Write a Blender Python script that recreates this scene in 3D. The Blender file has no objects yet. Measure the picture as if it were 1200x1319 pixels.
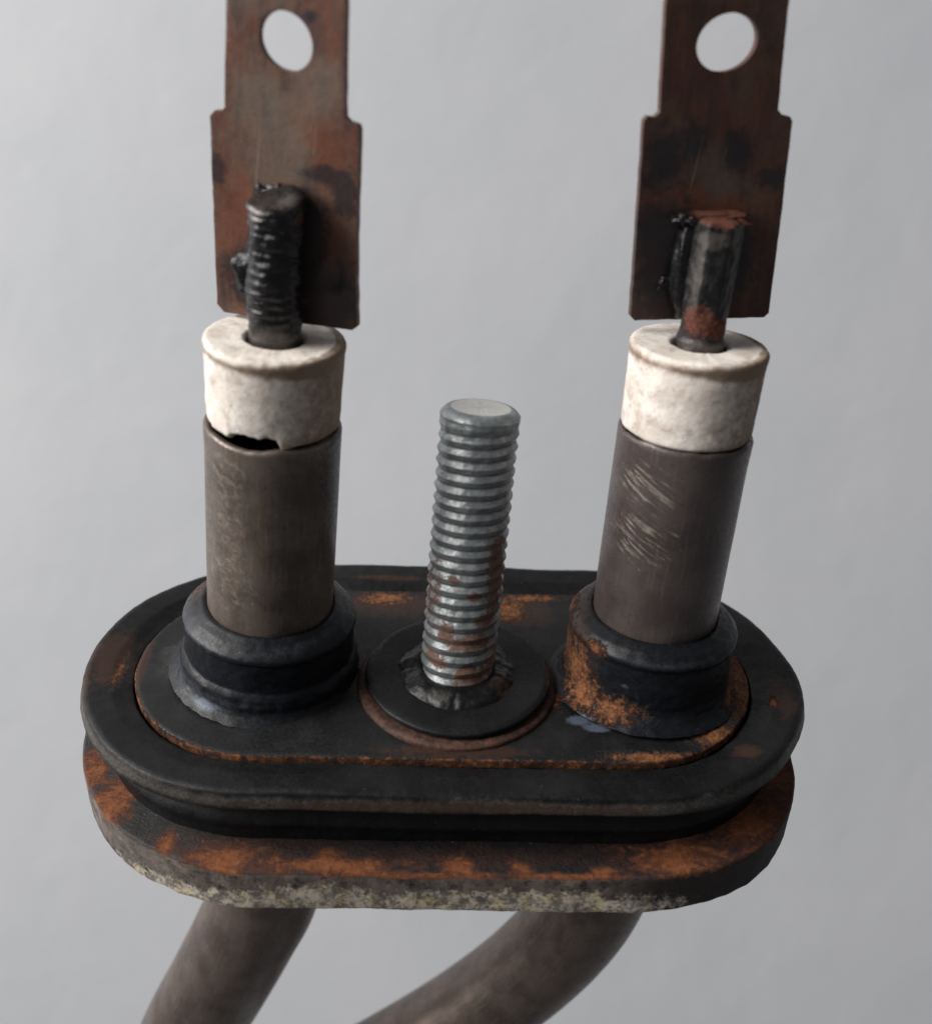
import bpy, bmesh, math, random
from math import sin, cos, pi, radians, sqrt, atan2, exp
from mathutils import Vector, Matrix, noise, Euler
random.seed(7)
S = 0.001                                   # every shape below is written in millimetres
scn = bpy.context.scene
COL = scn.collection
# ------------------------------------------------------------------ camera
F, PW, PH = 1416.37, 1200.0, 1319.0
CAMZ, WALL = 1.300, 0.330                   # lens height, distance to the wall (m)
cd = bpy.data.cameras.new('camera'); cam = bpy.data.objects.new('camera', cd); COL.objects.link(cam)
cd.sensor_fit = 'VERTICAL'; cd.sensor_height = 36.0; cd.lens = 36.0 * F / PH
cd.clip_start = 0.005; cd.clip_end = 50
cam.location = (0, 0, CAMZ); cam.rotation_euler = (radians(90), 0, 0)
scn.camera = cam
cd.dof.use_dof = True; cd.dof.focus_distance = 0.1165; cd.dof.aperture_fstop = cd.lens / 1.7
scn.render.resolution_x = 931; scn.render.resolution_y = 1024
# ------------------------------------------------------------------ world, lamps, exposure
w = bpy.data.worlds.new('World'); scn.world = w; w.use_nodes = True
bg = w.node_tree.nodes['Background']; bg.inputs[0].default_value = (0.95, 0.97, 1.0, 1); bg.inputs[1].default_value = 0.13
def lamp(name, loc, aim, sx, sy, power, col):
    l = bpy.data.lights.new(name, 'AREA'); l.shape = 'RECTANGLE'; l.size = sx; l.size_y = sy; l.energy = power; l.color = col
    o = bpy.data.objects.new(name, l); COL.objects.link(o); o.location = loc
    o.rotation_euler = (Vector(aim) - Vector(loc)).to_track_quat('-Z', 'Y').to_euler(); return o
lamp('window_light', (-1.10, -0.40, CAMZ + 0.62), (-0.12, 0.22, CAMZ), 0.85, 1.05, 40.0, (1.0, 0.965, 0.925))
vs = scn.view_settings
vs.view_transform = 'Standard'; vs.look = 'None'; vs.exposure = 0.0; vs.gamma = 1.0; vs.use_curve_mapping = False
scn.render.engine = 'CYCLES'

# ------------------------------------------------------------------ node helpers
class M:
    def __init__(s, name):
        s.m = bpy.data.materials.new(name); s.m.use_nodes = True; s.t = s.m.node_tree; s.n = s.t.nodes; s.l = s.t.links
        s.b = s.n['Principled BSDF']
        tc = s.n.new('ShaderNodeTexCoord'); sc = s.n.new('ShaderNodeVectorMath'); sc.operation = 'SCALE'
        s.l.new(tc.outputs['Object'], sc.inputs[0]); sc.inputs['Scale'].default_value = 1000.0
        s.co = sc.outputs[0]; s.uv = tc.outputs['UV']
    def set(s, sock, v):
        if isinstance(v, bpy.types.NodeSocket): s.l.new(v, sock)
        elif isinstance(v, (int, float)): sock.default_value = v if sock.type != 'RGBA' else (v, v, v, 1)
        else: sock.default_value = tuple(v) + ((1,) if len(v) == 3 and sock.type == 'RGBA' else ())
    def noise(s, scale, detail=4, rough=0.55, dist=0.0, co=None):
        k = s.n.new('ShaderNodeTexNoise'); s.l.new(co or s.co, k.inputs['Vector'])
        k.inputs['Scale'].default_value = scale; k.inputs['Detail'].default_value = detail
        k.inputs['Roughness'].default_value = rough; k.inputs['Distortion'].default_value = dist
        return k.outputs['Fac']
    def vor(s, scale, feat='F1', co=None):
        k = s.n.new('ShaderNodeTexVoronoi'); s.l.new(co or s.co, k.inputs['Vector']); k.feature = feat
        k.inputs['Scale'].default_value = scale; return k.outputs['Distance']
    def mapped(s, co, scale=(1, 1, 1), rot=(0, 0, 0)):
        k = s.n.new('ShaderNodeMapping'); s.l.new(co, k.inputs['Vector']); k.inputs['Scale'].default_value = scale
        k.inputs['Rotation'].default_value = rot; return k.outputs[0]
    def mapr(s, v, a, b, c=0.0, d=1.0):
        k = s.n.new('ShaderNodeMapRange'); k.interpolation_type = 'SMOOTHSTEP'; s.set(k.inputs[0], v)
        for i, q in zip((1, 2, 3, 4), (a, b, c, d)): k.inputs[i].default_value = q
        return k.outputs[0]
    def math(s, op, a, b=0.0):
        k = s.n.new('ShaderNodeMath'); k.operation = op; s.set(k.inputs[0], a); s.set(k.inputs[1], b); return k.outputs[0]
    def mix(s, f, a, b):
        k = s.n.new('ShaderNodeMix'); k.data_type = 'RGBA'; s.set(k.inputs[0], f); s.set(k.inputs[6], a); s.set(k.inputs[7], b); return k.outputs[2]
    def fmix(s, f, a, b):
        k = s.n.new('ShaderNodeMix'); s.set(k.inputs[0], f); s.set(k.inputs[2], a); s.set(k.inputs[3], b); return k.outputs[0]
    def attr(s, name):
        k = s.n.new('ShaderNodeAttribute'); k.attribute_name = name; return k.outputs['Fac']
    def patch(s, name, nz, amp=0.7, lo=0.42, hi=0.58):       # painted blob mask broken up by noise
        a = s.math('ADD', s.attr(name), s.math('MULTIPLY', s.math('SUBTRACT', nz, 0.5), amp)); return s.mapr(a, lo, hi)
    def bump(s, h, dist=0.1, strength=1.0, prev=None):
        k = s.n.new('ShaderNodeBump'); s.set(k.inputs['Height'], h); k.inputs['Distance'].default_value = dist * S
        k.inputs['Strength'].default_value = strength
        if prev is not None: s.l.new(prev, k.inputs['Normal'])
        return k.outputs[0]
    def out(s, col, rough, metal=0.0, normal=None, spec=None):
        s.set(s.b.inputs['Base Color'], col); s.set(s.b.inputs['Roughness'], rough); s.set(s.b.inputs['Metallic'], metal)
        if normal is not None: s.l.new(normal, s.b.inputs['Normal'])
        if spec is not None: s.set(s.b.inputs['Specular IOR Level'], spec)
        return s.m

def rustcol(m, sc=1.0):
    a = m.noise(0.9 * sc, 5, 0.7); b = m.noise(3.2 * sc, 4, 0.7)
    c = m.mix(m.mapr(a, .38, .62), (.085, .028, .012), (.235, .085, .030))
    return m.mix(m.mapr(b, .45, .7), c, (.30, .155, .07))

# rubber / painted black with painted rust, dust and collar highlights
def black_mat(name, base, rough0, dust_sheen=(.085, .08, .075), dustamt=.25, spec=.5, bumpd=.06, rust=True):
    m = M(name)
    n1 = m.noise(.35, 5, .6); n2 = m.noise(2.6, 6, .7); n3 = m.noise(9, 3, .6); n4 = m.noise(.8, 6, .7, .6)
    c = m.mix(m.mapr(n1, .4, .7), base, tuple(v * 1.9 for v in base))
    d = m.math('MULTIPLY', m.mapr(n2, .5, .8), dustamt); c = m.mix(d, c, dust_sheen)
    du = m.patch('dust_sheen', n4, .8, .15, .75); c = m.mix(m.math('MULTIPLY', du, m.mapr(m.noise(4, 5, .75), .35, .65, .25, 1)), c, dust_sheen)
    sp = m.mapr(m.noise(5.5, 2, .5), .72, .78); c = m.mix(m.math('MULTIPLY', sp, .5), c, (.2, .18, .15))
    r = m.fmix(m.mapr(n2, .35, .7), rough0, rough0 + .22)
    h = m.math('ADD', m.math('MULTIPLY', n2, .7), m.math('MULTIPLY', n3, .3))
    if rust:
        rn = m.noise(1.3, 8, .76, .25); kv = m.math('ADD', m.attr('rust'), m.math('MULTIPLY', m.math('SUBTRACT', rn, .5), 1.9)); k = m.mapr(kv, .42, .62)
        br = m.patch('brown', m.noise(.9, 6, .7, .4), .9, .4, .75)
        c = m.mix(m.math('MULTIPLY', br, .7), c, (.045, .021, .013))
        c = m.mix(k, c, m.mix(m.mapr(kv, .50, .95), (.050, .020, .011), rustcol(m))); r = m.fmix(k, r, .88)
        h = m.math('ADD', h, m.math('MULTIPLY', k, m.math('MULTIPLY', rn, 2.4)))
        sb = m.patch('blue', n2, .5, .4, .7); c = m.mix(m.math('MULTIPLY', sb, .8), c, (.10, .125, .17))
    return m.out(c, r, 0.0, m.bump(h, bumpd), spec)

RUBBER = black_mat('black_rubber', (.0042, .0043, .0050), .40, dust_sheen=(.095, .085, .075), dustamt=.06, spec=.24)
COLLAR = black_mat('collar_rubber', (.0042, .0052, .0078), .36, spec=.3, dust_sheen=(.055, .063, .078), dustamt=.06, bumpd=.05)
CLAMP = black_mat('black_coated_metal', (.0065, .007, .008), .42, spec=.3, dustamt=.08, bumpd=.05)
WASH = black_mat('washer_rubber', (.0045, .0048, .0055), .45, spec=.25, dustamt=.04, bumpd=.03)
LUMP = black_mat('squeezed_rubber', (.0045, .0045, .005), .30, spec=.35, dustamt=.06, bumpd=.05)

def plate_mat():
    m = M('rusted_flange_steel')
    n1 = m.noise(.45, 6, .65); n2 = m.noise(1.9, 7, .72, .4); n3 = m.noise(7, 4, .6)
    top = m.mix(m.mapr(n1, .35, .7), (.007, .007, .008), (.018, .015, .014))
    kv = m.math('ADD', m.attr('rust'), m.math('MULTIPLY', m.math('SUBTRACT', m.noise(.9, 8, .78, .7, m.mapped(m.co, (.6, 1, 1))), .5), 2.0)); k = m.mapr(kv, .40, .60)
    top = m.mix(m.math('MULTIPLY', m.patch('brown', m.noise(.7, 7, .75, .5), 1.4, .5, .9), .7), top, (.035, .015, .011))
    top = m.mix(k, top, m.mix(m.mapr(kv, .5, .95), (.055, .018, .010), m.mix(m.mapr(m.noise(1.6, 6, .75), .3, .65), (.10, .030, .012), (.22, .076, .025))))
    sidecol = m.mix(m.mapr(m.noise(.6, 6, .65), .35, .7), (.12, .098, .086), (.24, .20, .175))
    sidecol = m.mix(m.mapr(m.noise(.9, 7, .75), .48, .66), sidecol, (.022, .019, .018))
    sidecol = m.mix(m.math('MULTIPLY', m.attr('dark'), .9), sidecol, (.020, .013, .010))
    ls = m.patch('lime', m.noise(.55, 8, .80, .1), 2.1, .44, .62)
    limec = m.mix(m.mapr(m.noise(.6, 3, .6), .45, .65), (.56, .50, .42), (.66, .56, .33))
    limec = m.mix(m.mapr(m.noise(.9, 7, .80, .1), .42, .58), m.mix(.8, limec, (.045, .042, .04)), limec)
    sidecol = m.mix(ls, sidecol, limec)
    sidecol = m.mix(m.patch('rust', m.noise(1.2, 6, .7), 1.2, .6, .8), sidecol, (.16, .06, .025))
    c = m.mix(m.attr('side'), top, sidecol)
    sp = m.mapr(m.noise(2.7, 3, .6), .70, .76); c = m.mix(m.math('MULTIPLY', sp, .6), c, (.30, .27, .23))
    h = m.math('ADD', m.math('MULTIPLY', n2, .8), m.math('ADD', m.math('MULTIPLY', n3, .4), m.math('MULTIPLY', ls, .25)))
    r = m.fmix(k, .5, .9); r = m.fmix(m.attr('side'), r, .75)
    return m.out(c, r, 0.0, m.bump(h, .16), .4)
PLATE = plate_mat()

def sheath_mat(name, base, base2, kind):
    m = M(name)
    n1 = m.noise(.22, 5, .6); n2 = m.noise(3.0, 5, .7); n3 = m.noise(11, 3, .6)
    vertical = m.noise(1.0, 5, .65, 0, m.mapped(m.uv, (2.6, .22, 1)))
    c = m.mix(m.mapr(n1, .35, .65), base, base2)
    c = m.mix(m.math('MULTIPLY', m.mapr(vertical, .5, .75), .45), c, tuple(v * 1.7 for v in base2))
    c = m.mix(m.math('MULTIPLY', m.mapr(n2, .52, .72), .5), c, tuple(v * .45 for v in base))
    rot = {'left': .35, 'right': .45, 'leg': 0}[kind]; st = {'left': (.9, 1.5, 1), 'right': (.24, 2.8, 1), 'leg': (.3, 1, 1)}[kind]
    sc = m.noise(1.0, 4 if kind == 'right' else 7, .7 if kind == 'right' else .8, .35 if kind == 'right' else 0, m.mapped(m.mapped(m.uv, (1, 1, 1), (0, 0, rot)), st))
    k = m.math('MULTIPLY', m.mapr(sc, .50, .62) if kind == 'right' else m.mapr(sc, .46, .70, 0, .7), m.patch('scratch_highlight', m.noise(.9, 5, .7), 1.1, .38, .8))
    c = m.mix(k, c, (.40, .33, .265) if kind != 'right' else (.33, .285, .235))
    c = m.mix(m.math('MULTIPLY', m.patch('dark', n2, .8, .4, .7), .8), c, (.012, .010, .009))
    r = m.fmix(m.mapr(n2, .35, .65), .30, .50); r = m.fmix(k, r, .30)
    h = m.math('ADD', m.math('MULTIPLY', n2, .35), m.math('ADD', m.math('MULTIPLY', n3, .2), m.math('MULTIPLY', k, -.5)))
    return m.out(c, r, .6 if kind == 'leg' else .32, m.bump(h, .07), .6)
TUBE_L = sheath_mat('heated_steel', (.085, .067, .056), (.165, .132, .110), 'left')
TUBE_R = sheath_mat('heated_steel_scratched', (.070, .053, .050), (.105, .084, .078), 'right')
LEG = sheath_mat('heated_steel_leg', (.085, .064, .054), (.14, .108, .092), 'leg')

def ceramic_mat():
    m = M('stained_ceramic')
    n1 = m.noise(.32, 5, .6, .3); n2 = m.noise(2.2, 6, .7); n3 = m.noise(6, 4, .6)
    c = m.mix(m.mapr(n1, .35, .7), (.84, .785, .725), (.66, .58, .52))
    c = m.mix(m.math('MULTIPLY', m.mapr(m.noise(.55, 6, .7, .6), .48, .68), .55), c, (.36, .29, .235))
    c = m.mix(m.math('MULTIPLY', m.mapr(n2, .5, .72), .4), c, (.34, .29, .25))
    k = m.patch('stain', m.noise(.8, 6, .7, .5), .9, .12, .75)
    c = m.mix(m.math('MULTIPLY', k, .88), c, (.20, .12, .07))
    g = m.patch('bore_dark', n2, .7, .4, .8); c = m.mix(m.math('MULTIPLY', g, .85), c, (.05, .042, .036))
    sp = m.mapr(m.noise(1.6, 3, .6), .67, .73); c = m.mix(m.math('MULTIPLY', sp, .45), c, (.14, .10, .08))
    return m.out(c, .8, 0, m.bump(m.math('ADD', n2, m.math('MULTIPLY', n3, .5)), .06), .35)
CERAMIC = ceramic_mat()

def tab_mat(name, bright):
    m = M(name)
    b = bright
    n1 = m.noise(.20, 5, .6, .5); n2 = m.noise(1.2, 6, .7, .3); n3 = m.noise(6, 4, .6)
    c = m.mix(m.mapr(n1, .38, .62), (.085 * b, .036 * b, .026 * b), (.110 * b, .064 * b, .046 * b))
    c = m.mix(m.math('MULTIPLY', m.mapr(m.noise(.38, 5, .65, .8), .50, .68), .55), c, (.115 * b, .034 * b, .018 * b))
    c = m.mix(m.math('MULTIPLY', m.mapr(n2, .5, .7), .4), c, (.03, .022, .020))
    vs_ = m.noise(1.0, 6, .7, .5, m.mapped(m.uv, (.75, .13, 1)))
    c = m.mix(m.math('MULTIPLY', m.mapr(vs_, .52, .66), .6), c, (.155 * b, .060 * b, .030 * b))
    c = m.mix(m.math('MULTIPLY', m.mapr(vs_, .48, .36), .6), c, (.035, .024, .022))
    gk = m.patch('grey', m.noise(.7, 5, .7), .7, .35, .8); c = m.mix(m.math('MULTIPLY', gk, .48), c, (.135 * b, .115 * b, .092 * b))
    k = m.patch('rust', m.noise(.8, 7, .75, .6), 1.4, .42, .8); c = m.mix(m.math('MULTIPLY', k, .55), c, (.17, .050, .020))
    dk = m.patch('dark', m.noise(.7, 7, .75, .6), 1.2, .36, .72); c = m.mix(m.math('MULTIPLY', dk, .78), c, (.014, .016, .022))
    marks = m.noise(1.0, 3, .6, .1, m.mapped(m.mapped(m.uv, (1, 1, 1), (0, 0, .12)), (4.5, .10, 1)))
    sk = m.math('MULTIPLY', m.mapr(marks, .64, .72), m.patch('grey', n2, .5, .2, .6)); c = m.mix(m.math('MULTIPLY', sk, .6), c, (.30, .25, .20))
    r = m.fmix(m.mapr(n2, .3, .7), .40, .62); r = m.fmix(dk, r, .42)
    return m.out(c, r, .12, m.bump(m.math('ADD', m.math('MULTIPLY', n2, .6), m.math('MULTIPLY', n3, .2)), .07), .45)
TAB_L = tab_mat('rusty_brown_tab', 1.25)
TAB_R = tab_mat('dark_rusty_tab', .85)

def pin_mat(name, gloss):
    m = M(name)
    n1 = m.noise(.8, 5, .65); n2 = m.noise(3.5, 5, .7)
    c = m.mix(m.mapr(n1, .35, .7), (.004, .004, .0055), (.014, .013, .014))
    k = m.patch('rust', n2, .8, .42, .6); c = m.mix(k, c, m.mix(m.mapr(n2, .3, .7), (.035, .014, .011), (.17, .048, .025)))
    g = m.patch('grey', n1, .7, .35, .7); c = m.mix(g, c, (.085, .074, .068))
    r = m.fmix(m.mapr(n2, .3, .7), gloss, gloss + .25); r = m.fmix(k, r, .85)
    return m.out(c, r, .35, m.bump(m.math('ADD', n1, m.math('MULTIPLY', n2, .6)), .09), .6)
PIN = pin_mat('burnt_threaded_pin', .10); PIN_R = pin_mat('burnt_flat_pin', .34); WELD = pin_mat('black_weld', .08)

def stud_mat():
    m = M('zinc_plated_thread')
    n1 = m.noise(.5, 5, .6); n2 = m.noise(3, 6, .7); n3 = m.noise(9, 4, .6)
    c = m.mix(m.mapr(n1, .35, .65), (.22, .24, .25), (.36, .39, .40))
    c = m.mix(m.math('MULTIPLY', m.mapr(n2, .45, .7), .55), c, (.15, .155, .155))
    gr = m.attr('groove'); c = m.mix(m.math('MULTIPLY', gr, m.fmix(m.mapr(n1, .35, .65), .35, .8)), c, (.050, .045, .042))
    rn = m.noise(.75, 6, .72, .5)
    k = m.patch('rust', rn, 1.5, .50, .68)
    c = m.mix(m.math('MULTIPLY', k, .85), c, m.mix(m.mapr(n2, .35, .65), (.075, .030, .018), (.20, .085, .045)))
    pale = m.attr('pale'); c = m.mix(pale, c, (.60, .60, .58))
    r = m.fmix(m.mapr(n2, .3, .7), .30, .5); r = m.fmix(k, r, .85)
    mt = m.math('MULTIPLY', m.math('SUBTRACT', 1.0, k), .5); mt = m.math('MULTIPLY', mt, m.math('SUBTRACT', 1.0, m.math('MULTIPLY', pale, .7)))
    return m.out(c, r, mt, m.bump(m.math('ADD', n2, m.math('MULTIPLY', n3, .3)), .05), .5)
STUD = stud_mat()

def wall_mat():
    m = M('painted_wall')
    n1 = m.noise(.012, 4, .5); n2 = m.noise(.05, 5, .5, .3); n3 = m.noise(.5, 4, .6)
    c = m.mix(m.mapr(n1, .3, .7), (.445, .463, .495), (.478, .492, .52))
    b1 = m.bump(n2, .32, 1.0); b2 = m.bump(n3, .02, 1.0, b1)
    return m.out(c, .6, 0, b2, .4)
WALLM = wall_mat()

# ------------------------------------------------------------------ shape helpers (mm)
def fbm(p, s, o=3):
    return noise.fractal(Vector(p) * s, 1.0, 2.0, o, noise_basis='PERLIN_ORIGINAL')
def link(name, verts, faces, mat, parent, smooth=True, attrs=None, uvs=None, sharp=None):
    me = bpy.data.meshes.new(name); me.from_pydata([Vector(v) * S for v in verts], [], faces); me.update()
    if smooth: me.shade_smooth()
    me.materials.append(mat)
    for k, vals in (attrs or {}).items():
        a = me.attributes.new(k, 'FLOAT', 'POINT'); a.data.foreach_set('value', [float(v) for v in vals])
    if uvs:
        ul = me.uv_layers.new(name='UVMap')
        for poly in me.polygons:
            for li in poly.loop_indices: ul.data[li].uv = uvs[me.loops[li].vertex_index]
    if sharp:
        me.set_sharp_from_angle(angle=radians(sharp))
    o = bpy.data.objects.new(name, me); COL.objects.link(o); o.parent = parent
    return o
def blobs(p, L):
    """painted patch mask: list of (centre, radii) ellipsoids -> 0..1"""
    v = 0.0
    for c, r in L:
        d = sqrt(sum(((p[i] - c[i]) / r[i]) ** 2 for i in range(3)))
        v = max(v, 1.0 - 0.5 * d)                     # 0.5 on the ellipsoid's skin
    return max(0.0, v)
def paint(verts, spec):
    return {k: [(f(v) if callable(f) else blobs(v, f)) for v in verts] for k, f in spec.items()}
def rings_to_mesh(rings, closed=True, cap0=False, cap1=False):
    verts = []; faces = []; n = len(rings[0])
    for r in rings: verts += r
    for i in range(len(rings) - 1):
        for j in range(n if closed else n - 1):
            a = i * n + j; b = i * n + (j + 1) % n
            faces.append((a, b, b + n, a + n))
    if cap0: faces.append(tuple(range(n - 1, -1, -1)))
    if cap1: faces.append(tuple((len(rings) - 1) * n + j for j in range(n)))
    return verts, faces
def dense(prof, step):
    out = [prof[0]]
    for a, b in zip(prof, prof[1:]):
        L = sqrt((b[0] - a[0]) ** 2 + (b[1] - a[1]) ** 2); k = max(1, int(L / step))
        for i in range(1, k + 1): out.append((a[0] + (b[0] - a[0]) * i / k, a[1] + (b[1] - a[1]) * i / k))
    return out
def rnd(prof, r=0.3, seg=4):
    """round the corners of an open (r,z) profile"""
    out = [prof[0]]
    for a, b, c in zip(prof, prof[1:], prof[2:]):
        A, B, C = Vector(a), Vector(b), Vector(c); k = min(r, (A - B).length * .45, (C - B).length * .45)
        p = B + (A - B).normalized() * k; q = B + (C - B).normalized() * k
        for i in range(seg + 1):
            t = i / seg; v = p * (1 - t) ** 2 + B * 2 * t * (1 - t) + q * t * t; out.append((v.x, v.y))
    out.append(prof[-1]); return out
def obround(prof, a, cx, cy, wob=None, ns=90, na=100):
    rings = []
    base = []
    for s, t0 in ((1, -90), (-1, 90)):
        for i in range(na): base.append((s * a, radians(t0 + 180.0 * i / na), 0))
        t = radians(t0 + 180)
        for i in range(ns): base.append((s * a - s * 2 * a * i / ns, t, 0))
    for (r, z) in prof:
        ring = []
        for (x, t, _) in base:
            p = [cx + x + r * cos(t), cy + r * sin(t), z]
            if wob:
                d, dz = wob(p, r, z); p[0] += d * cos(t); p[1] += d * sin(t); p[2] += dz
            ring.append(tuple(p))
        rings.append(ring)
    return rings
def lathe(prof, cx, cy, tx=0, ty=0, n=144, wob=None, z0=0):
    rings = []; uvs = []
    for (r, z) in prof:
        ring = []
        for j in range(n):
            t = 2 * pi * j / n; rr, zz = r, z
            if wob: rr, zz = wob(r, z, t)
            ring.append((cx + tx * zz + rr * cos(t), cy + ty * zz + rr * sin(t), zz - tx * rr * cos(t) - ty * rr * sin(t)))
            tt = t if t < pi * .5 + 1e-6 else t - 2 * pi        # seam at the back
            uvs.append(((tt) * 6.5, z))
        rings.append(ring)
    return rings, uvs

# ------------------------------------------------------------------ the thing
Rc = Euler((1.032600, -0.037000, -0.014100), 'XYZ').to_matrix()
Rc = Matrix(((0.99921534, -0.02455884, -0.03107369), (-0.01408151, 0.51301322, -0.8582652), (0.03701921, 0.85802931, 0.51226485)))
Cm = Vector((-3.0638191, -93.80128065, 76.1619382)) * S
Mco = Matrix.Translation(Cm) @ Rc.to_4x4()                       # camera as seen from the element
Mcw = Matrix.Translation((0, 0, CAMZ)) @ Euler((radians(90), 0, 0)).to_matrix().to_4x4()
root = bpy.data.objects.new('heating_element', None); COL.objects.link(root)
root.matrix_world = Mcw @ Mco.inverted(); root.empty_display_size = .02
root['label'] = 'rusty heating element with oval rubber gasket, threaded stud and two terminal tabs'
root['category'] = 'heating element'

# ---- flange plate
def flange():
    prof = rnd([(12, -7.27), (21.75, -7.27), (21.95, -7.6), (21.9, -12.2), (21.5, -12.42), (12, -12.42)], .22, 3)
    prof = dense(prof, .42)
    def wob(p, r, z):
        e = max(0, (r - 19) / 2.9)
        d = .16 * fbm((p[0], p[1], 0), .16) * e + .04 * fbm(p, .9) * e
        low = max(0, min(1, (-11.3 - z) / 1.0))
        d += .05 * low * fbm((p[0], p[1], z), .8) * e
        a_ = atan2(p[1] - .18, p[0] - 16.3)
        if p[0] > 16: d += e * (.75 * exp(-((a_ + .85) / .35) ** 2) - .8 * exp(-((a_ + .05) / .40) ** 2))
        return d, (.06 * fbm(p, .35) + .04 * low * fbm((p[0], p[1], 3), 1.1) * e)
    rings = obround(prof, 17.42, -1.11, .18, wob, 150, 150)
    v, f = rings_to_mesh(rings)
    # top surface rust patches
    rust = [((-34.5, -13.0, -7.3), (2.2, 3.6, 2.5)), ((-37.5, -8, -7.3), (1.6, 3.5, 2.5)),
            ((-22.0, -20.2, -7.3), (4.2, 2.2, 1.2)), ((-12.5, -19.8, -7.3), (1.6, 1.6, 1.2)), ((-9.0, -21.0, -7.3), (4.2, 1.1, 1.2)),
            ((0.3, -20.6, -7.3), (2.0, 1.5, 1.2)), ((6.2, -20.8, -7.3), (1.2, 1.2, 1)), ((14, -21.2, -7.3), (1.4, 1.0, 1)), ((-28, -18.2, -7.3), (1.0, 1.7, 1.5)),
            ((22, -19.3, -7.3), (5.5, 3.0, 1.3)), ((30, -13.5, -7.3), (4.5, 5, 1.3)), ((34.5, -6, -7.3), (3.0, 6, 1.3)),
            ((-12, -20.6, -7.3), (9, .9, 1)), ((-4, -21.6, -7.5), (14, .5, .5)), ((10, -21.5, -7.5), (9, .4, .5))]
    brown = [((-20, -19, -7.3), (14, 4, 2)), ((20, -18, -8), (14, 7, 3)), ((33, -5, -8), (5, 14, 3)), ((0, -19.5, -7.3), (20, 2, 1))]
    lime = [((-14, -21.8, -10.8), (9, 3, 1.9)), ((-20, -21.5, -11.3), (4, 3, 1.6)), ((-2, -21.8, -11), (7, 3, 1.6)), ((9, -21.8, -11), (10, 3, 1.8)), ((16, -21.6, -11.4), (6, 3, 1.4)), ((-27, -19, -11.5), (5, 4, 1.3)), ((-31, -15, -11.8), (3, 3, .8))]
    side = lambda p: max(0.0, min(1.0, (-7.42 - p[2]) / .25))
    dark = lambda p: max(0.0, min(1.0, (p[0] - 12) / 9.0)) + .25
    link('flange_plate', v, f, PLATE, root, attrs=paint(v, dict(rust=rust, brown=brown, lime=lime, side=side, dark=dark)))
flange()

# ---- gasket
def gasket():
    prof = [(12.5, -1.4), (14.30, -1.4), (14.42, -.35), (15.2, -.15), (16.6, .35), (18.9, .60), (19.35, .45), (19.5, .2), (19.85, -1.25), (19.55, -1.5), (18.2, -1.7), (17.5, -2.1),
            (17.1, -3.0), (17.15, -4.1), (17.6, -4.7), (17.9, -5.3), (17.6, -6.2), (17.7, -7.6), (14, -7.7)]
    prof = dense(rnd(prof, .22, 3), .42)
    def wob(p, r, z):
        d = .13 * fbm((p[0], p[1], 1), .09) + .045 * fbm(p, .8)
        dz = .22 * fbm((p[0], p[1], 5), .07) + .03 * fbm(p, 1.0)
        if r > 15 and p[0] > 17:
            a_ = atan2(p[1], p[0] - 17.6); e_ = (r - 15) / 4.7
            d += e_ * .45 * exp(-((a_ + .10) / .25) ** 2); dz -= e_ * .35 * exp(-((a_ + .2) / .5) ** 2) * (1 if z > -1.8 else 0)
        return d, dz
    rings = obround(prof, 18.84, -1.21, .26, wob, 150, 150)
    v, f = rings_to_mesh(rings)
    rust = [((-35.9, -1.5, .2), (.5, 3.0, .8)), ((33.5, -4.5, .3), (.5, 1.2, .5))]
    brown = [((-37, .5, .3), (2.6, 4.8, 1.5)), ((34.6, -3.5, .4), (1.8, 3.6, 1)), ((29, -12, .3), (1.6, 1.2, 1)), ((-8, 17, .4), (5, .5, 1)), ((0, -19.4, -.6), (30, .8, .5)), ((-39.3, -2, -.3), (1.5, 6, 1.2))]
    def dust_sheen(p):
        k = 0.0
        rr = sqrt(max(0, abs(p[0] + 1.21) - 18.84) ** 2 + (p[1] - .26) ** 2)
        if -1.6 < p[2] < .35 and p[1] < 0 and rr > 19.2: k = 1.15 * max(0, 1 - abs(p[2] + .5) / 1.1)
        return k * (.75 + .35 * fbm(p, .25))
    link('rubber_gasket', v, f, RUBBER, root, attrs=paint(v, dict(rust=rust, brown=brown, dust_sheen=dust_sheen, blue=[((0, 0, 99), (1, 1, 1))])))
gasket()

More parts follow.
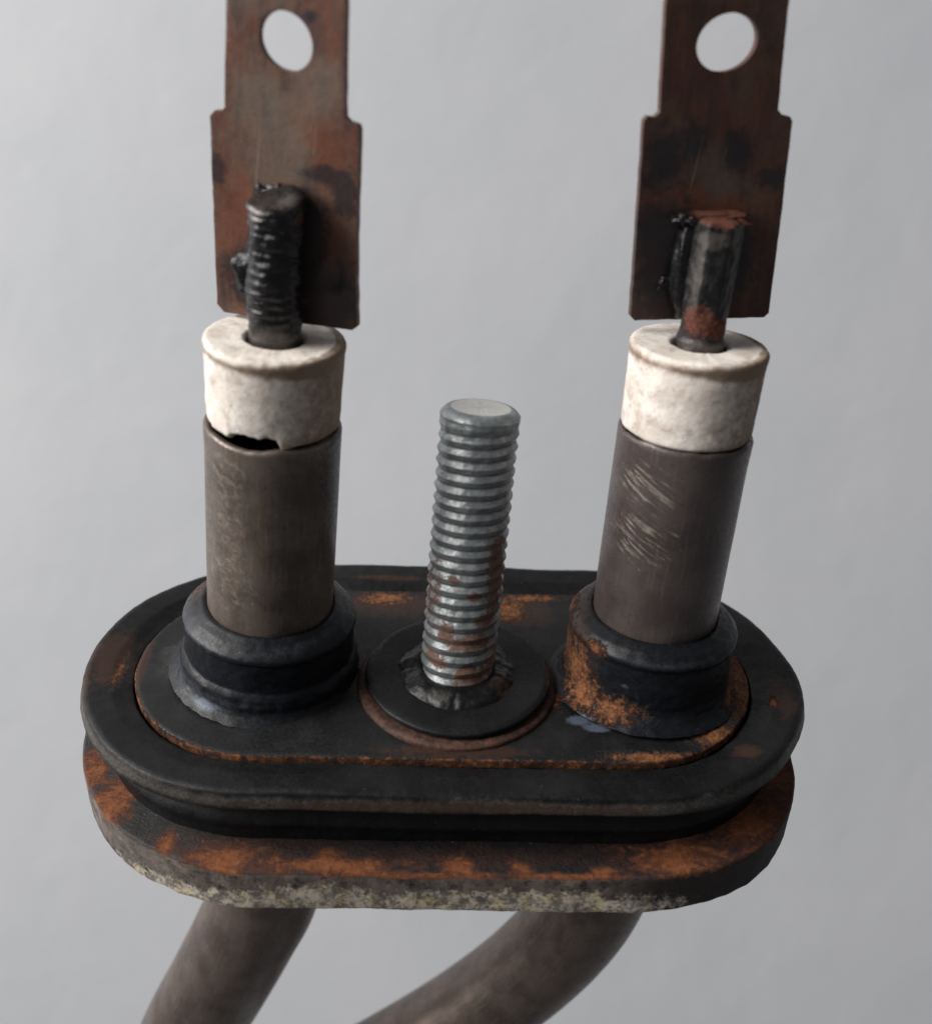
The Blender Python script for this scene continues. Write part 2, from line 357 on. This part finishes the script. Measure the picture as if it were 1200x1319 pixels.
# ---- clamp plate
def clamp():
    prof = dense(rnd([(0.02, 0), (13.9, 0.0), (14.28, -.12), (14.3, -1.2), (12.6, -1.3)], .15, 3), .40)
    def wob(p, r, z):
        e = 1 if r > 13 else 0
        return e * (.09 * fbm((p[0], p[1], 9), .3) + .05 * fbm(p, 1.3)), .05 * fbm(p, .25)
    rings = obround(prof, 18.86, -1.235, .74, wob, 130, 120)
    v, f = rings_to_mesh(rings)
    def rust(p):
        x, y = p[0] + 1.235, p[1] - .74
        dx = max(0, abs(x) - 18.86); r = sqrt(dx * dx + y * y)
        edge = max(0.0, 1 - abs(14.3 - r) / .5) * (.72 if y < 2 else .74)
        b = blobs(p, [((-8.5, 13.3, 0), (3.5, 1.4, 1)), ((6.3, 11.5, 0), (2.3, 2.6, 1)), ((9, 14.0, 0), (4.0, .8, 1)), ((-28, -1.5, 0), (.9, .8, 1)),
                      ((30.8, -2, 0), (2.2, 8, 1)), ((27, -9.6, 0), (3.4, 1.8, 1)), ((10.3, -3, 0), (1.4, 3.0, 1)), ((20, -12.9, 0), (5.5, .9, 1))])
        return max(edge, b)
    brown = [((0, -12.4, 0), (8, 1.1, 1)), ((-7, 12, 0), (7, 2.5, 1)), ((8, 11, 0), (4, 3, 1)), ((30, -5, 0), (2.5, 6, 1)), ((-34, 0, 0), (1, 6, 1))]
    blue = [((12.6, -7.6, 0), (1.3, .8, 1)), ((14.4, -8.7, 0), (1.5, .7, 1))]
    link('clamp_plate', v, f, CLAMP, root, attrs=paint(v, dict(rust=rust, brown=brown, blue=blue, dust_sheen=[((-28, 1, 0), (3, 3, 1))])))
clamp()

# ---- collars
AX = {-1: (-20.26, .78, .0661, .0054), 1: (20.38, -.35, .0315, .0687)}
def collar(s):
    cx, cy, tx, ty = AX[s]
    if s < 0:
        prof = [(6.35, 8.0), (6.6, 8.5), (7.0, 8.55), (8.0, 7.95), (8.92, 7.0), (8.98, 6.55), (8.78, 6.3), (8.85, 3.0), (9.05, 2.75), (9.3, 2.3), (9.4, 1.5), (9.45, .9), (9.8, .4), (10.6, -.15)]
    else:
        prof = [(6.35, 8.2), (6.6, 8.7), (7.1, 8.75), (8.2, 8.2), (8.9, 7.3), (8.92, 6.9), (8.7, 6.5), (8.75, 3.0), (8.8, 2.0), (9.0, 1.2), (9.4, .6), (10.3, -.15)]
    prof = dense(rnd(prof, .18, 3), .2)
    def wob(r, z, t):
        p = (r * cos(t) + 50 * s, r * sin(t), z)
        lo = max(0, min(1, (3.2 - z) / 2.0))
        return r + .07 * fbm(p, .5) + .05 * fbm(p, 1.4) + lo * .09 * fbm(p, .9), z + .06 * fbm(p, .4) + lo * .05 * fbm(p, 1.2)
    rings, uvs = lathe(prof, cx, cy, tx, ty, 180, wob)
    v, f = rings_to_mesh(rings)
    if s < 0:
        rust = [((-27, 4, 7.5), (1.5, 3, 1))]; brown = [((-26, 3, 8.2), (3, 4, 1)), ((-12, 4, 8), (2, 4, 1))]; blue = [((-25.0, -6.6, .9), (2.2, 1.6, .6))]
        def dust_sheen(p):  # bevel, fillet and left side lighter: highlights put into the colour
            k = .45 * max(0, 1 - abs(p[2] - 7.6) / 1.0) + .42 * max(0, 1 - abs(p[2] - 1.8) / 1.1)
            return k + (.15 if p[0] < -26 else 0)
    else:
        rust = [((12.2, -4.0, 4.0), (1.8, 2.8, 3.2)), ((12.8, -5.5, 2.2), (2.8, 2.6, 2.2)), ((15.8, -8.0, 2.0), (3.2, 2.0, 1.5)), ((11.6, 0.5, 4.5), (1.2, 4.5, 2.8)), ((12.2, 2.5, 7.6), (1.0, 3.5, 1.0)), ((14.0, -5.4, 7.6), (1.2, 1.4, .8)), ((29, -3, .8), (1.6, 4, .7))]
        brown = [((12, -1, 6), (2.5, 8, 3.5)), ((30, -2, 1), (2, 6, 1.5)), ((13, 2, 8.3), (3, 5, 1))]; blue = [((13.2, -7.8, .2), (1.8, 1.2, .5)), ((16.7, -8.6, 4.9), (.5, .9, .35))]
        def dust_sheen(p):  # highlights of bevel and foot put into the colour
            return .40 * max(0, 1 - abs(p[2] - 8.0) / .9) + .12 * max(0, 1 - abs(p[2] - 1.2) / 1.0)
    o = link('rubber_collar', v, f, COLLAR, root, attrs=paint(v, dict(rust=rust, brown=brown, blue=blue, dust_sheen=dust_sheen)))
    o['label'] = 'clean black collar at the base of the left tube' if s < 0 else 'rust-streaked black collar at the base of the right tube'
collar(-1); collar(1)

# ---- sheath tubes above the plate
def sheath(s):
    cx, cy, tx, ty = AX[s]
    zt = 29.2 if s < 0 else 29.3
    R = 6.48
    prof = [(R, 6), (R, zt - .35), (R - .12, zt - .05), (R - .35, zt), (R - .75, zt - .08), (R - .85, zt - .5), (R - .85, zt - 9), (.05, zt - 9)]
    prof = dense(prof, .35)
    def wob(r, z, t):
        k = max(0, min(1, (z - zt + 3) / 3))
        p = (cos(t) * 3, sin(t) * 3, z * .3 + 20 * s)
        dz = 0
        if z > zt - .6:
            dz = .18 * fbm((cos(t) * 2.2, sin(t) * 2.2, 8 + s), 1.0)
            if s < 0: dz -= .25 * exp(-((t - radians(255)) / .35) ** 2)
        return r * (1 + .004 * fbm(p, .6)) + .10 * k * max(0, cos(t - radians(200 if s < 0 else -10))), z + dz
    rings, uvs = lathe(prof, cx, cy, tx, ty, 160, wob)
    v, f = rings_to_mesh(rings)
    inside = lambda p: 0.0
    if s < 0:
        marks = [((-22.6, -5.2, 26), (3, 3, 3.0)), ((-22.3, -5.2, 15), (2.6, 3, 5)), ((-22.3, -5.2, 20), (1.6, 3, 9))]; dk = [((-12, 0, 24), (1.6, 6, 7))]  # light speckle here also carries the tube's highlight in its colour
    else:
        marks = [((17.2, -4, 25.5), (3.0, 4, 2.4)), ((16.8, -4.6, 20.0), (3.6, 4, 2.6))]; dk = [((22, 2, 20.3), (.1, .1, .1))]
    # the bore is painted near black
    n = 160; dark = []
    for i, (r, z) in enumerate(prof):
        for j in range(n): dark.append(1.0 if (r < R - .7 and z < zt - .3) else blobs(v[i * n + j], dk))
    a = paint(v, dict(scratch_highlight=marks)); a['dark'] = dark
    link('sheath_tube', v, f, TUBE_L if s < 0 else TUBE_R, root, attrs=a, uvs=uvs)
sheath(-1); sheath(1)

# ---- ceramic insulators
def insulator(s):
    cx, cy, tx, ty = AX[s]
    z0, z1 = (29.35, 37.75) if s < 0 else (29.25, 37.85)
    R0, R1 = (6.30, 6.50) if s < 0 else (6.33, 6.50)
    ri = 2.66 if s < 0 else 2.55
    prof = [(ri, z0 + 2), (ri + .1, z0 + .2), (R0 - .5, z0), (R0 - .05, z0 + .3), (R1 - .1, z1 - 1.1), (R1 - .02, z1 - .8), (R1 + .03, z1 - .35), (R1 - .25, z1), (ri + .3, z1 - .05), (ri, z1 - .35), (ri - .1, z1 - 5)]
    prof = dense(rnd(prof, .2, 3), .22)
    def wob(r, z, t):
        p = (r * cos(t) + 30 * s, r * sin(t), z)
        dr = .05 * fbm(p, .5) + .02 * fbm(p, 1.8); dz = .06 * fbm((cos(t) * 6, sin(t) * 6, 3 * s), .5)
        low = max(0, min(1, (z0 + 2.2 - z) / 2.2))
        if s < 0 and r > 4.5:                                   # chipped lower rim
            a = math.degrees(t) % 360
            w_ = (min(1, .3 + (a - 236) / 6) if a > 236 else (.22 if a > 212 else .55)) if 192 < a < 281 else (max(0, 1 - (a - 281) / 2.5) if a >= 281 else .75 * max(0, 1 - (192 - a) / 10))
            dz += low * w_ * (.85 + .5 * fbm((cos(t) * 6, sin(t) * 6, 2), .9)); dr -= low * w_ * .12
            dz -= low * .35 * exp(-((a - 287) / 6) ** 2)
        if r > R1 - .6 and z > z1 - .5: dz -= .25 * max(0, fbm((cos(t) * 5, sin(t) * 5, 7 * s), 1.0) - .25)
        return r + dr, z + dz
    rings, uvs = lathe(prof, cx, cy, tx, ty, 180, wob)
    v, f = rings_to_mesh(rings)
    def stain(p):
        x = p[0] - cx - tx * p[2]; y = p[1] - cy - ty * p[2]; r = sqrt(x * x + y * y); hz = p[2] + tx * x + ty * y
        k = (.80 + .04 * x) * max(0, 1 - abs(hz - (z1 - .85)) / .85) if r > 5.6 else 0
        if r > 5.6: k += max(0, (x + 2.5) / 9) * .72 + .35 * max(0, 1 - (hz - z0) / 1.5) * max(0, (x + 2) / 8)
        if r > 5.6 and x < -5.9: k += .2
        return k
    gr = (lambda p: .75 * max(0, 1 - (sqrt((p[0] - cx - tx * p[2]) ** 2 + (p[1] - cy - ty * p[2]) ** 2) - ri + .3) / .9))  # darker towards the pin hole
    link('ceramic_insulator', v, f, CERAMIC, root, attrs=paint(v, dict(stain=stain, bore_dark=gr)), uvs=uvs)
insulator(-1); insulator(1)

# ---- terminal pins
def pin_left():
    cx, cy, tx, ty = AX[-1]
    R = 2.42; z0, z1 = 33.0, 50.1
    prof = [(R, z0 + .13 * i) for i in range(int((z1 - z0) / .13))]
    zt = prof[-1][1]
    prof += [(R * .97, zt + .15), (R * .85, zt + .3), (R * .6, zt + .32), (R * .3, zt + .25), (.02, zt + .2)]
    def wob(r, z, t):
        p = (r * cos(t), r * sin(t), z)
        k = 1 if z < zt + .1 else .0
        ph = z / .86 - t / (2 * pi); ph -= math.floor(ph)
        th = .12 * (abs(ph - .5) * 2) * k * (1.0 - .25 * fbm(p, .7))
        lump = .24 * fbm(p, .45) + .05 * fbm(p, 1.6)
        if z < 39.8: th *= .5; lump *= .35
        b = .28 * max(0, 1 - abs(z - 42.2) / 3.2) * max(0, -cos(t) * .5 + .5)       # weld smeared over the thread
        slant = 0
        if z > zt - 2.5:
            q = min(1, (z - zt + 2.5) / 2.5)
            slant = q * (.55 * cos(t - radians(60)) * min(1, r / R) + .18 * fbm(p, .4) + (.35 * max(0, cos(t - radians(40))) * max(0, min(1, r - .6))))
            if r > 1.5: lump += q * .25 * max(0, cos(t - radians(195)))
        rr = r - th + (lump + b) * min(1, r / R)
        if z < 37.5: rr = min(rr, 2.5)
        return max(.01, rr), z + slant
    rings, uvs = lathe(prof, cx, cy, tx, ty, 96, wob)
    v, f = rings_to_mesh(rings)
    grey = [((-17.8, -1, 37.6), (3, 3, 1.6)), ((-19.3, -1.4, 49.4), (1.6, 2, .8)), ((-17.0, 0, 50.6), (2, 2, .7))]
    o = link('terminal_pin', v, f, PIN, root, attrs=paint(v, dict(grey=grey, rust=[((-15, 0, 49), (.4, .5, .6))])), uvs=uvs)
    o['label'] = 'blackened threaded pin with a broken top'
pin_left()
def pin_right():
    cx, cy, tx, ty = AX[1]
    z0, z1 = 33.0, 49.3
    prof = [(2.12, z0 + .2 * i) for i in range(int((z1 - z0) / .2))]
    zt = prof[-1][1]; prof += [(2.0, zt + .15), (1.7, zt + .25), (.9, zt + .27), (.02, zt + .25)]
    def wob(r, z, t):
        a = (t + radians(8)) % radians(60) - radians(30)
        q = min(1, max(0, (z - 40.0) / 1.5)); hexr = r * (cos(radians(30)) / cos(a)) * (1.03 if r > 1.9 else 1.0)
        rr = r * (1 - q) * .98 + hexr * q
        p = (r * cos(t), r * sin(t), z)
        if z < 38.6 and r > 1.9: rr += .22
        rr += (.09 * fbm(p, .5) + .08 * fbm(p, 1.3)) * min(1, r / 2)
        if r > 1.9 and t > pi: rr -= .16 * exp(-((t - radians(296)) / .16) ** 2) * min(1, max(0, (z - 40.5) / 1.0)) * min(1, max(0, (48 - z) / 1.0))
        return max(.01, rr), z + .10 * fbm((p[0], p[1], 4), .8)
    rings, uvs = lathe(prof, cx, cy, tx, ty, 96, wob)
    v, f = rings_to_mesh(rings)
    rust = [((20.6, 0.2, 40.6), (1.5, 2.2, 1.5)), ((22.6, 0.6, 39.9), (1.0, 2, 1.0)), ((21.8, 2, 49.6), (2.2, 3, .7))]
    grey = [((19.8, .8, 45.5), (1.1, 1.6, 4)), ((21.6, 0, 37.9), (3, 3, .9)), ((21, 1, 47.8), (1.6, 2, .8))]
    o = link('terminal_pin', v, f, PIN_R, root, attrs=paint(v, dict(rust=rust, grey=grey)), uvs=uvs)
    o['label'] = 'smooth faceted grey pin with an orange rust patch at its foot'
pin_right()

# ---- terminal tabs: outline (u, v) on the tab's own plane, extruded
def tab(s):
    if s < 0:
        p0 = Vector((-23.49, 5.23, 38.5)); e = Vector((.9568, -.2906, 0)); v_ = Vector((.0139, .0458, .9989)); n_ = Vector((-.2903, -.9557, .0478)); mat = TAB_L
        outl = [(.45, -.12), (13.3, -.02), (13.75, .35), (13.62, 8.9), (13.95, 17.6), (13.75, 17.98), (12.95, 18.12), (12.6, 18.5), (12.72, 27.4), (12.8, 33), (11.6, 35.2), (9.5, 36.2), (6.0, 36.2), (3.4, 35.0), (2.6, 33),
                (2.25, 26.8), (1.62, 18.35), (1.2, 17.95), (.7, 18.0), (.22, 17.5), (.05, 12.8), (-.22, .6)]
        hc = (7.42, 24.0); hr = (2.48, 2.20); ha = radians(-38)
    else:
        p0 = Vector((15.33, 4.45, 39.1)); e = Vector((.9897, .1429, 0)); v_ = Vector((-.0091, .0631, .998)); n_ = Vector((.1426, -.9877, .0637)); mat = TAB_R
        outl = [(.3, -.05), (13.3, -.08), (13.7, .35), (13.45, 8.0), (13.0, 17.9), (12.75, 18.3), (11.95, 18.45), (11.55, 18.9), (11.05, 27.6), (10.8, 33), (9.4, 35.3), (7.4, 36.3), (3.8, 36.2), (1.2, 35.0), (.2, 33),
                (.25, 27.4), (.72, 18.6), (.3, 18.2), (-.35, 18.28), (-.68, 17.9), (-.38, 9), (-.12, .35)]
        hc = (6.05, 24.25); hr = (2.72, 2.30); ha = radians(18)
    T = .80
    bm = bmesh.new()
    # resample outline finely with slight wear
    def resample(pts, step):
        o_ = []
        for a, b in zip(pts, pts[1:] + pts[:1]):
            L = sqrt((b[0] - a[0]) ** 2 + (b[1] - a[1]) ** 2); k = max(1, int(L / step))
            for i in range(k): o_.append((a[0] + (b[0] - a[0]) * i / k, a[1] + (b[1] - a[1]) * i / k))
        return o_
    oo = [(x + .05 * fbm((x, y, 3 * s), .8), y + .05 * fbm((x, y, 9 * s), .8)) for x, y in resample(outl, .45)]
    hh = []
    for i in range(48):
        t = 2 * pi * i / 48; x, y = hr[0] * cos(t), hr[1] * sin(t)
        hh.append((hc[0] + x * cos(ha) - y * sin(ha), hc[1] + x * sin(ha) + y * cos(ha)))
    def ringv(pts): return [bm.verts.new((x, y, 0)) for x, y in pts]
    A = ringv(oo); B = ringv(hh)
    ed = [bm.edges.new((A[i], A[(i + 1) % len(A)])) for i in range(len(A))] + [bm.edges.new((B[i], B[(i + 1) % len(B)])) for i in range(len(B))]
    bmesh.ops.triangle_fill(bm, edges=ed, use_beauty=True)
    # cut a grid so that the sheet can carry paint and a slight buckle
    for ax in (0, 1):
        lo, hi = (-1, 15) if ax == 0 else (-1, 37)
        q = lo
        while q < hi:
            no = (1, 0, 0) if ax == 0 else (0, 1, 0); co = (q + .013, 0, 0) if ax == 0 else (0, q + .017, 0)
            bmesh.ops.bisect_plane(bm, geom=bm.verts[:] + bm.edges[:] + bm.faces[:], plane_co=co, plane_no=no); q += .6
    bmesh.ops.recalc_face_normals(bm, faces=bm.faces)
    ext = bmesh.ops.extrude_face_region(bm, geom=bm.faces[:])
    for g in ext['geom']:
        if isinstance(g, bmesh.types.BMVert): g.co.z += T
    bmesh.ops.recalc_face_normals(bm, faces=bm.faces)
    es = [x for x in bm.edges if len(x.link_faces) == 2 and x.calc_face_angle(0) > 1.0]
    bmesh.ops.bevel(bm, geom=es, offset=.16, segments=2, profile=.6, affect='EDGES', clamp_overlap=True)
    bmesh.ops.triangulate(bm, faces=[f for f in bm.faces if len(f.verts) > 4])
    V = []; loc = []
    for vv in bm.verts:
        u, y, z = vv.co; loc.append((u, y, z))
        buck = .16 * fbm((u, y, 5 * s), .09)
        if s < 0:
            d = sqrt((u - 11.6) ** 2 + (y - 4.6) ** 2); buck += -.18 * exp(-(d / 1.1) ** 2) + .10 * exp(-((d - 1.5) / .5) ** 2)
        P = p0 + e * u + v_ * y + n_ * (buck + (z - T))
        V.append(tuple(P))
    faces = [tuple(x.index for x in f.verts) for f in bm.faces]
    bm.free()
    if s < 0:
        sp = dict(dark=[((11.2, 2.5, 0), (2.8, 3.8, 9)), ((9.8, 5, 0), (1.8, 7, 9)), ((12.6, 12, 0), (1.3, 2.5, 9)), ((3.2, 3.8, 0), (2.8, 3.0, 9)), ((.4, 13, 0), (1.0, 1.6, 9)), ((11, 13.6, 0), (2.6, .9, 9)), ((9.3, 9.0, 0), (1.8, 3.2, 9)), ((9.7, 26, 0), (.8, .6, 9))],
                  grey=[((6.4, 14.5, 0), (3.8, 6, 9)), ((5.0, 19, 0), (3, 3, 9)), ((10, 20.5, 0), (3, 3, 9)), ((5, 29, 0), (4, 3, 9))],
                  rust=[((6.8, 11.4, 0), (2.2, 1.6, 9)), ((1.5, 7.0, 0), (1.6, 5.5, 9)), ((3.2, 9.5, 0), (1.5, 5, 9)), ((1.2, 12, 0), (1, 3, 9)), ((11.5, 8, 0), (1.5, 2, 9)), ((11, 15.5, 0), (2.2, 3, 9))])
    else:
        sp = dict(dark=[((3.0, 5.5, 0), (3.8, 6.2, 9)), ((1.5, 14.5, 0), (2.2, 3.2, 9)), ((4.2, 16.2, 0), (1.4, 1.8, 9)), ((8.3, 15.2, 0), (1.6, 2.0, 9)), ((9, 5.5, 0), (2.4, 4.5, 9)), ((12, 13, 0), (1.6, 1.2, 9)), ((1, 9, 0), (1.6, 2.5, 9))],
                  grey=[((6.2, 13.2, 0), (2.8, 3, 9))],
                  rust=[((4.2, 11.3, 0), (2.8, 1.4, 9)), ((8.0, 10.3, 0), (2.6, 1.3, 9)), ((2.3, 3.9, 0), (.9, .7, 9)), ((.6, 10.5, 0), (.8, 1.5, 9))])
    o = link('terminal_tab', V, faces, mat, root, attrs=paint(loc, sp), uvs=[(u, y) for u, y, z in loc], sharp=50)
    o['label'] = 'reddish brown tab turned slightly sideways' if s < 0 else 'dark burnt tab facing straight forward'
    return p0, e, v_, n_, o
def blob_mesh(fn, nu=64, nv=40):
    V = []; Fc = []
    for i in range(nv + 1):
        ph = pi * i / nv - pi / 2
        for j in range(nu):
            t = 2 * pi * j / nu; V.append(fn(cos(ph) * cos(t), cos(ph) * sin(t), sin(ph)))
    for i in range(nv):
        for j in range(nu): Fc.append((i * nu + j, i * nu + (j + 1) % nu, (i + 1) * nu + (j + 1) % nu, (i + 1) * nu + j))
    return V, Fc
def sup(x, k): return math.copysign(abs(x) ** k, x)
tl = tab(-1); tr = tab(1)
def weld(t, c, r, seed, mat, k=.75, amp=.25, rust=None, grey=None, label=None):
    p0, e, v_, n_, o = t
    def fn(a, b, z):
        q = Vector((sup(a, k) * r[0], sup(z, k) * r[1], sup(b, k) * r[2]))
        d = 1 + amp * fbm((a * 1.5 + seed, b * 1.5, z * 1.5), 1.0, 2)
        return tuple(p0 + e * (c[0] + q.x * d) + v_ * (c[1] + q.y * d) + n_ * (c[2] + q.z * d))
    V, Fc = blob_mesh(fn)
    w_ = link('weld_bead', V, Fc, mat, o, attrs=paint(V, dict(rust=rust or [((0, 0, -99), (1, 1, 1))], grey=grey or [((0, 0, -99), (1, 1, 1))])))
    if label: w_['label'] = label
weld(tl, (4.2, 4.1, .5), (2.2, 2.4, 1.2), 3, WELD, amp=.2)
weld(tl, (6.0, 6.4, .5), (2.3, 5.4, 1.2), 8, WELD, amp=.3)
weld(tr, (6.1, 5.2, .5), (3.0, 4.9, 1.6), 5, WELD, k=.6, amp=.10)
weld(tr, (6.0, 9.7, 1.0), (3.5, .55, 1.7), 9, WELD, k=.5, amp=.3, rust=[((22.2, 4.2, 49.3), (2.6, 3, 1.2)), ((24.2, 4, 49.3), (1.2, 2, 1))], label='rusty ledge of weld across the top of the pin')
weld(tr, (3.0, 3.4, .1), (.8, .8, .4), 12, WELD, amp=.3)

# ---- threaded stud
def stud():
    ox, oy = 0.0, -1.6231; tx, ty = .0497, .1754
    R = 3.98; pitch = 1.29; z0, z1 = -1.0, 30.1
    dzz = pitch / 16
    prof = [(R, z0 + dzz * i) for i in range(int((z1 - .75 - z0) / dzz))]
    zt = prof[-1][1]
    prof += [(R * .985, zt + .12), (R * .95, zt + .3), (R * .90, zt + .5), (R * .84, zt + .66), (R * .76, zt + .72)]
    prof += [(R * .76 * k, zt + .70 + (.03 if k > .9 else 0)) for k in (.95, .8, .6, .4, .2, .01)]
    top = zt + .05
    rings = []; groove = []; pale = []
    n = 120
    for (r, z) in prof:
        ring = []
        for j in range(n):
            t = 2 * pi * j / n
            ph = z / pitch - t / (2 * pi); ph -= math.floor(ph)
            tri = abs(ph - .5) * 2                      # 0 at crest, 1 in the groove
            g0 = min(1, max(0, (tri - .60) / .34)); g = tri
            fade = max(0, min(1, (top - .1 - z) / 2.2)) ** .6 if z < top - .1 else 0
            fade = max(0, min(1, fade))
            p = (R * cos(t), R * sin(t), z)
            wear = .06 * fbm(p, 1.4) + .05 * fbm(p, .5)
            rr = r - (.32 * g * fade * (1 + .15 * fbm(p, .6)) if r > R * .8 else 0) + (wear if r > R * .8 else 0)
            zz = z + (0 if r > R * .7 else .03 * fbm(p, .8))
            ring.append((ox + tx * zz + rr * cos(t), oy + ty * zz + rr * sin(t), zz - tx * rr * cos(t) - ty * rr * sin(t)))
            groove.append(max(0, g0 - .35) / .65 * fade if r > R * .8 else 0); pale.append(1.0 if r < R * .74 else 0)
        rings.append(ring)
    v, f = rings_to_mesh(rings)
    rust = [((-3.6, -3, 12), (1.6, 3.5, 5.0)), ((-3.4, -3, 17.5), (1.2, 2.5, 3.0)), ((-1.4, -4.5, 8.0), (1.3, 2, 1.6)), ((1.4, -4.5, 7), (3, 2, 1.3)), ((2.8, -4.0, 19.6), (2.4, 2, 1.1)), ((3.8, -2, 14), (1.6, 3, 5)),
            ((1.5, -5, 3.0), (2.6, 2.2, 1.6)), ((-2.5, -4, 4.6), (1.6, 2, 1.2)), ((2.8, -3, 9.5), (1.8, 2.4, .9)), ((1.5, -4, 12.2), (1.2, 2, .7)), ((-.6, -4, 14), (.8, 2, .7)), ((4, -2, 3), (1.5, 3, 3))]
    a = paint(v, dict(rust=rust)); a['groove'] = groove; a['pale'] = pale
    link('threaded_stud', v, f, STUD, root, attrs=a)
stud()
# ---- washer, rust-stained ring under it, squeezed rubber at the stud's foot
def washer():
    prof = dense(rnd([(3.0, .75), (3.6, 1.32), (5.5, 1.42), (9.2, 1.50), (9.80, 1.34), (9.88, .95), (9.7, .72), (4, .70)], .16, 3), .35)
    def wob(r, z, t):
        return r + (.08 * fbm((cos(t) * 10, sin(t) * 10, 1), .25) if r > 8 else 0), z + .07 * fbm((r * cos(t), r * sin(t), 3), .18)
    rings, uvs = lathe(prof, .15, -1.75, 0, 0, 180, wob)
    v, f = rings_to_mesh(rings)
    link('washer', v, f, WASH, root, attrs=paint(v, dict(rust=[((10, -2, 1), (.5, 4, .6))], brown=[((10, 0, 1), (.8, 5, 1))], dust_sheen=[((0, 0, -99), (1, 1, 1))], blue=[((0, 0, -99), (1, 1, 1))])))
    prof = dense(rnd([(4, .60), (10.15, .55), (10.55, .35), (10.6, -.1)], .2, 3), .3)
    def wob2(r, z, t): return r + .10 * fbm((cos(t) * 9, sin(t) * 9, 4), .5), z + .05 * fbm((r * cos(t), r * sin(t), 6), .6)
    rings, uvs = lathe(prof, .05, -2.0, 0, 0, 180, wob2)
    v, f = rings_to_mesh(rings)
    m = M('rusty_ring'); nn = m.noise(1.1, 6, .7); n2 = m.noise(5, 4, .6)
    c = m.mix(m.mapr(nn, .35, .68), (.022, .012, .009), (.095, .040, .024))
    link('backing_ring', v, f, m.out(c, .7, 0, m.bump(n2, .05), .4), root)
    prof = dense(rnd([(3.2, 1.0), (3.6, 2.15), (4.3, 2.35), (5.2, 2.0), (5.9, 1.6), (6.3, 1.2)], .25, 3), .12)
    def wob3(r, z, t):
        p = (r * cos(t), r * sin(t), z); o = max(0, min(1, (r - 3.6) / 1.0))
        return r + o * (.35 * fbm((cos(t) * 2, sin(t) * 2, 1), 1.0) + .35 * max(0, -sin(t)) + .04 * fbm(p, 2.0)), z + o * (.30 * fbm(p, .5) + .04 * fbm(p, 1.8)) * (1 if r < 6 else 0)
    rings, uvs = lathe(prof, .05, -1.55, 0, 0, 200, wob3)
    v, f = rings_to_mesh(rings)
    link('seal_ring', v, f, LUMP, root, attrs=paint(v, dict(rust=[((5, -3, 1.5), (.5, .6, .5))], brown=[((4.5, -4, 1.5), (1.5, 2, 1.5))], dust_sheen=[((-2.5, -7, 2.2), (1.6, 1, .6))], blue=[((0, 0, -99), (1, 1, 1))])))
washer()

# ---- bent legs below the plate
def catmull(P, k=10):
    out = []; Q = [P[0] * 2 - P[1]] + P + [P[-1] * 2 - P[-2]]
    for i in range(1, len(Q) - 2):
        a, b, c, d = Q[i - 1], Q[i], Q[i + 1], Q[i + 2]
        for j in range(k):
            t = j / k; out.append(.5 * ((2 * b) + (c - a) * t + (2 * a - 5 * b + 4 * c - d) * t * t + (3 * b - a - 3 * c + d) * t ** 3))
    out.append(P[-1]); return out
def leg(path, R):
    path = catmull([Vector(p) for p in path], 12); n = 96; rings = []; uvs = []; L = 0
    up = Vector((0, 1, 0))
    for i, p in enumerate(path):
        a = path[max(0, i - 1)]; b = path[min(len(path) - 1, i + 1)]; t = (b - a).normalized()
        if i: L += (p - path[i - 1]).length
        x = t.cross(up).normalized(); y = x.cross(t)
        rings.append([tuple(p + x * (R * cos(2 * pi * j / n)) + y * (R * sin(2 * pi * j / n))) for j in range(n)])
        uvs += [(R * 2 * pi * (abs(j - n / 2) / n), L) for j in range(n)]
    v, f = rings_to_mesh(rings, cap1=True)
    o = link('tube_leg', v, f, LEG, root, attrs=paint(v, dict(scratch_highlight=[((0, 0, 99), (1, 1, 1))], dark=[((0, 0, 99), (1, 1, 1))])), uvs=uvs, sharp=60)
    return o
leg([(-20.6, .8, -9), (-21.2, .8, -25), (-22.6, .8, -36), (-25.6, .8, -44), (-29.8, .8, -54), (-33.8, .8, -63), (-37.2, .8, -72), (-39.5, .8, -80)], 6.7)
leg([(20.2, 0, -9), (19.8, 0, -25), (18.4, 0, -35), (15.4, 0, -43), (10.6, 0, -51), (4.6, 0, -58.5), (-1.6, 0, -65), (-8.5, 0, -71.5), (-15, 0, -77.5)], 6.35)

# ------------------------------------------------------------------ wall
def wall():
    V = []; Fc = []; n = 2
    for x, z in ((-1.6, 0.0), (1.6, 0.0), (1.6, 2.6), (-1.6, 2.6)): V.append((x / S, 0, z / S))
    back = [(x, 100.0, z) for x, _, z in V]
    V += back
    Fc = [(0, 1, 2, 3), (7, 6, 5, 4), (0, 4, 5, 1), (1, 5, 6, 2), (2, 6, 7, 3), (3, 7, 4, 0)]
    o = link('wall', V, Fc, WALLM, None, smooth=False); o.location = (0, WALL, 0); o['kind'] = 'structure'
    o['label'] = 'plain pale grey painted wall behind the heating element'
wall()
